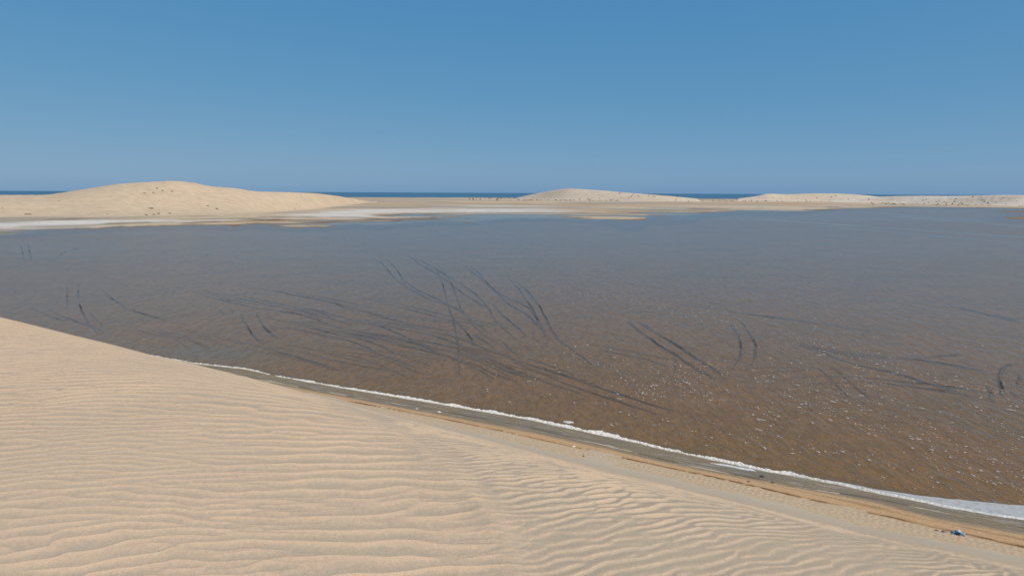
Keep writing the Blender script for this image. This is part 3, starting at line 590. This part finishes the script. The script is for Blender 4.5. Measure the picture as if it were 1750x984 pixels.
# ------------------------------------------------------------------ desert shrubs
def shrub_mesh(seed, mat):
    """many small leaf faces spread through a low dome, over a few bare twigs"""
    g = np.random.default_rng(seed); co = []; fc = []
    for k in range(110):
        a = g.uniform(0, 6.28); e = math.asin(g.uniform(0, 1)); rr = g.uniform(.45, 1) ** .5 * (1 + .25 * math.sin(3 * a + seed) + .15 * math.sin(5 * a))
        c = np.array([math.cos(a) * math.cos(e) * rr, math.sin(a) * math.cos(e) * rr, .02 + math.sin(e) * rr * .8])
        d1 = g.normal(size=3); d1 /= np.linalg.norm(d1); d2 = np.cross(d1, g.normal(size=3)); d2 /= np.linalg.norm(d2)
        l = g.uniform(.10, .2); w = l * .55; i = len(co)
        co += [c - d1 * l, c + d2 * w, c + d1 * l, c - d2 * w]; fc.append((i, i + 1, i + 2, i + 3))
    for k in range(6):
        a = g.uniform(0, 6.28); tip = np.array([math.cos(a) * .7, math.sin(a) * .7, g.uniform(.35, .8)]); i = len(co); n = np.array([-math.sin(a), math.cos(a), 0]) * .03
        co += [n, -n, tip - n * .3, tip + n * .3]; fc.append((i, i + 1, i + 2, i + 3))
    me = bpy.data.meshes.new('desert_shrub'); me.from_pydata([tuple(v) for v in co], [], fc); me.materials.append(mat); return me
def build_shrubs():
    mat = plain('shrub_leaf', (.08, .075, .046), .9, .45, 1.5)
    shapes = [shrub_mesh(200 + i, mat) for i in range(5)]
    def put(azd, r, w, h, label, group, rot=None, sy=1.):
        z = float(land_height(np.array([azd]), np.array([r]))[0])
        if z < .25: return False
        a = rad(azd); o = bpy.data.objects.new('desert_shrub', shapes[pyr.randrange(5)]); C.objects.link(o)
        o.location = (r * math.sin(a), r * math.cos(a), z - .08); o.scale = (w * .5, w * .5 * sy, h); o.rotation_euler = (0, 0, pyr.uniform(0, 6.28) if rot is None else rot)
        tag(o, label, 'shrub', group); return True
    names = {0: 'low dark shrub at the foot of the large left dune, left one of a pair', 1: 'low dark shrub at the foot of the large left dune, right one of a pair',
             7: 'longest dark shrub, lying halfway up the face of the large left dune', 5: 'dark oval shrub high on the large left dune, left end of a small cluster',
             14: 'faint small shrub far right on the middle of the left dune', 15: 'small brownish shrub low on the left dune, left of the row at its foot',
             16: 'faint shrub below the left shoulder of the large left dune', 17: 'faint shrub at the left border of the photo on the dune', 21: 'small faint shrub near the tapering right end of the left dune'}
    gl = {2: ('a', 'shrub in the small cluster just below the top of the left dune'), 3: ('a', 0), 4: ('a', 0), 6: ('a', 0),
          8: ('b', 'small shrub in the row along the foot of the left dune'), 9: ('b', 0), 10: ('b', 0), 11: ('b', 0),
          12: ('c', 'small shrub on the lower right face of the left dune'), 13: ('c', 0), 18: ('d', 'sparse shrub on the right wing of the left dune'), 19: ('d', 0), 20: ('d', 0)}
    grp = {'a': ('shrub in the small cluster just below the top of the left dune', 'shrubs clustered under the top of the left dune'), 'b': ('small shrub in the row along the foot of the left dune', 'shrubs in a row at the left dune foot'),
           'c': ('small shrub on the lower right face of the left dune', 'shrubs on the lower right face of the left dune'), 'd': ('sparse shrub on the right wing of the left dune', 'shrubs on the right wing of the left dune')}
    rr = np.arange(480, 1250, 1.0)
    for i, (azd, el) in enumerate(SHR):
        e = (land_height(np.full(len(rr), azd), rr) - EYE) / rr
        k = int(np.argmax(e >= el)); r = rr[k]
        w, h, sy = (1.9, .9, 1.) if i not in (7, 5) else ((4.2, .8, .45) if i == 7 else (2.4, .7, .6))
        if i in (14, 15, 16, 17, 18, 19, 20, 21): w, h = 1.3, .55
        if i in gl: lab, gp = grp[gl[i][0]]
        else: lab, gp = names[i], None
        put(azd, r, w, h, lab, gp, 0.25 if i == 7 else None, sy)
    def band(n, a0, a1, r0, r1, lab, gp, s0=.9, s1=2.0, power=1.):
        k = 0; tries = 0
        while k < n and tries < n * 30:
            tries += 1
            azd = pyr.uniform(a0, a1); r = r0 + (r1 - r0) * pyr.random() ** power
            if float(fbm(np.array([azd * 2.5]), np.array([r / 60.]), 77, 2)[0]) + .4 < pyr.uniform(0, .35): continue
            w = pyr.uniform(s0, s1)
            if put(azd, r, w, w * pyr.uniform(.5, .75), lab, gp): k += 1
    band(34, -3.6, 1.2, 1350, 1900, 'dark dot of desert shrub on the flat sand left of the middle dune', 'shrubs on the flat left of the middle dune', 2.4, 4.6)
    band(84, .8, 10.8, 1390, 1465, 'dark dot of desert shrub along the lower face of the middle dune', 'shrubs along the foot of the middle dune', 1.8, 3.4)
    band(34, 10.5, 18.5, 1350, 1620, 'dark dot of desert shrub on the low sand between the middle and right dunes', 'shrubs between the middle and right dunes', 1.8, 3.4)
    band(38, 18.5, 27.5, 1480, 1580, 'dark dot of desert shrub along the foot of the flat topped right dune', 'shrubs at the foot of the flat topped dune', 1.8, 3.4)
    band(104, 27.5, 37.2, 1215, 1420, 'dark dot of desert shrub on the pale hummocks at the far right', 'shrubs on the pale hummocks at the far right', 1.6, 3.2)

# ------------------------------------------------------------------ light, camera
def build_world():
    w = bpy.data.worlds.new('World'); SC.world = w; w.use_nodes = True
    nt = w.node_tree; bg = nt.nodes['Background']
    sky = nt.nodes.new('ShaderNodeTexSky'); sky.sky_type = 'NISHITA'; sky.sun_disc = False
    sky.sun_elevation = rad(SUN_EL); sky.sun_rotation = rad(SUN_AZ); sky.altitude = 0; sky.air_density = AIR; sky.dust_density = DUST; sky.ozone_density = OZONE
    sep = nt.nodes.new('ShaderNodeSeparateColor'); com = nt.nodes.new('ShaderNodeCombineColor'); nt.links.new(sky.outputs[0], sep.inputs[0])
    for i, (k, g) in enumerate(SKY_RESPONSE):                             # per-channel film response of the sky
        pw = nt.nodes.new('ShaderNodeMath'); pw.operation = 'POWER'; pw.inputs[1].default_value = g; nt.links.new(sep.outputs[i], pw.inputs[0])
        ml = nt.nodes.new('ShaderNodeMath'); ml.operation = 'MULTIPLY'; ml.inputs[1].default_value = k; nt.links.new(pw.outputs[0], ml.inputs[0]); nt.links.new(ml.outputs[0], com.inputs[i])
    nt.links.new(com.outputs[0], bg.inputs[0]); bg.inputs[1].default_value = SKY
    L = bpy.data.lights.new('sun', 'SUN'); L.energy = SUN; L.angle = rad(.5); L.color = (1, .94, .86)
    o = bpy.data.objects.new('sun', L); C.objects.link(o)
    d = Vector((math.sin(rad(SUN_AZ)) * math.cos(rad(SUN_EL)), math.cos(rad(SUN_AZ)) * math.cos(rad(SUN_EL)), math.sin(rad(SUN_EL))))
    o.rotation_euler = d.to_track_quat('Z', 'Y').to_euler(); o.location = d * 100
SKY_RESPONSE = ((1.0, .78), (2.06, .35), (3.78, .13))
SUN_EL, SUN_AZ = 47, 124      # azimuth clockwise from +Y (straight ahead)
AIR, DUST, OZONE, SKY, SUN = .5, .8, 8.0, .11, 3.9
def build_camera():
    cd = bpy.data.cameras.new('camera'); cam = bpy.data.objects.new('camera', cd); C.objects.link(cam); SC.camera = cam
    cd.sensor_width = 36; cd.lens = 36 * 1167 / 1750; cd.clip_start = .05; cd.clip_end = 120000
    pitch = math.atan((492 - 329.6) / 1167); roll = math.atan(.0042)
    fw = Vector((0, math.cos(pitch), -math.sin(pitch))); r0 = Vector((1, 0, 0)); u0 = Vector((0, math.sin(pitch), math.cos(pitch)))
    r = r0 * math.cos(roll) + u0 * math.sin(roll); u = u0 * math.cos(roll) - r0 * math.sin(roll)
    cam.matrix_world = Matrix(((r.x, u.x, -fw.x, 0), (r.y, u.y, -fw.y, 0), (r.z, u.z, -fw.z, EYE), (0, 0, 0, 1)))

def flat_material():
    t = NT('flats_sand'); c = t.attr('tint', True)
    n = t.noise(t.pos((1, 2.5, 1)), .12, 6, .65); n2 = t.noise(t.pos(), .9, 3, .6)
    c = t.mix(t.ramp(n, .3, .7), t.mix(1., c, (.88, .87, .86), 'MULTIPLY'), t.mix(1., c, (1.07, 1.07, 1.07), 'MULTIPLY'))
    return t.principled(c, .95, t.bump(n2, .25, .4), .1)
M_SAND = sand_material(); M_FLAT = flat_material(); M_FOAM = foam_material()
M_FLECK = plain('foam_white', (.54, .51, .465), .8, .12, 6); M_FOAMFLAT = plain('foam_pale', (.60, .59, .57), .8, .2, 5); M_STONE = plain('dark_stone', (.05, .042, .035), .9, .4, 20)
build_world(); build_camera()
build_dune(); build_beach(); build_far(); build_water()
foam_strip('foam_line', -66, -48.35, 'short far piece of the white foam line, vanishing behind the dune edge')
foam_strip('foam_line', -47.7, 12, 'long white foam line along the near shore, widening to a pale sheet at the right')
build_flecks(); build_small_things(); build_shrubs()
vs = SC.view_settings; SC.display_settings.display_device = 'sRGB'
vs.view_transform = 'Standard'; vs.look = 'None'; vs.gamma = 1; vs.use_curve_mapping = False; vs.exposure = EXPO
SC.cycles.max_bounces = 6; SC.cycles.transparent_max_bounces = 8; SC.cycles.caustics_reflective = False; SC.cycles.caustics_refractive = False
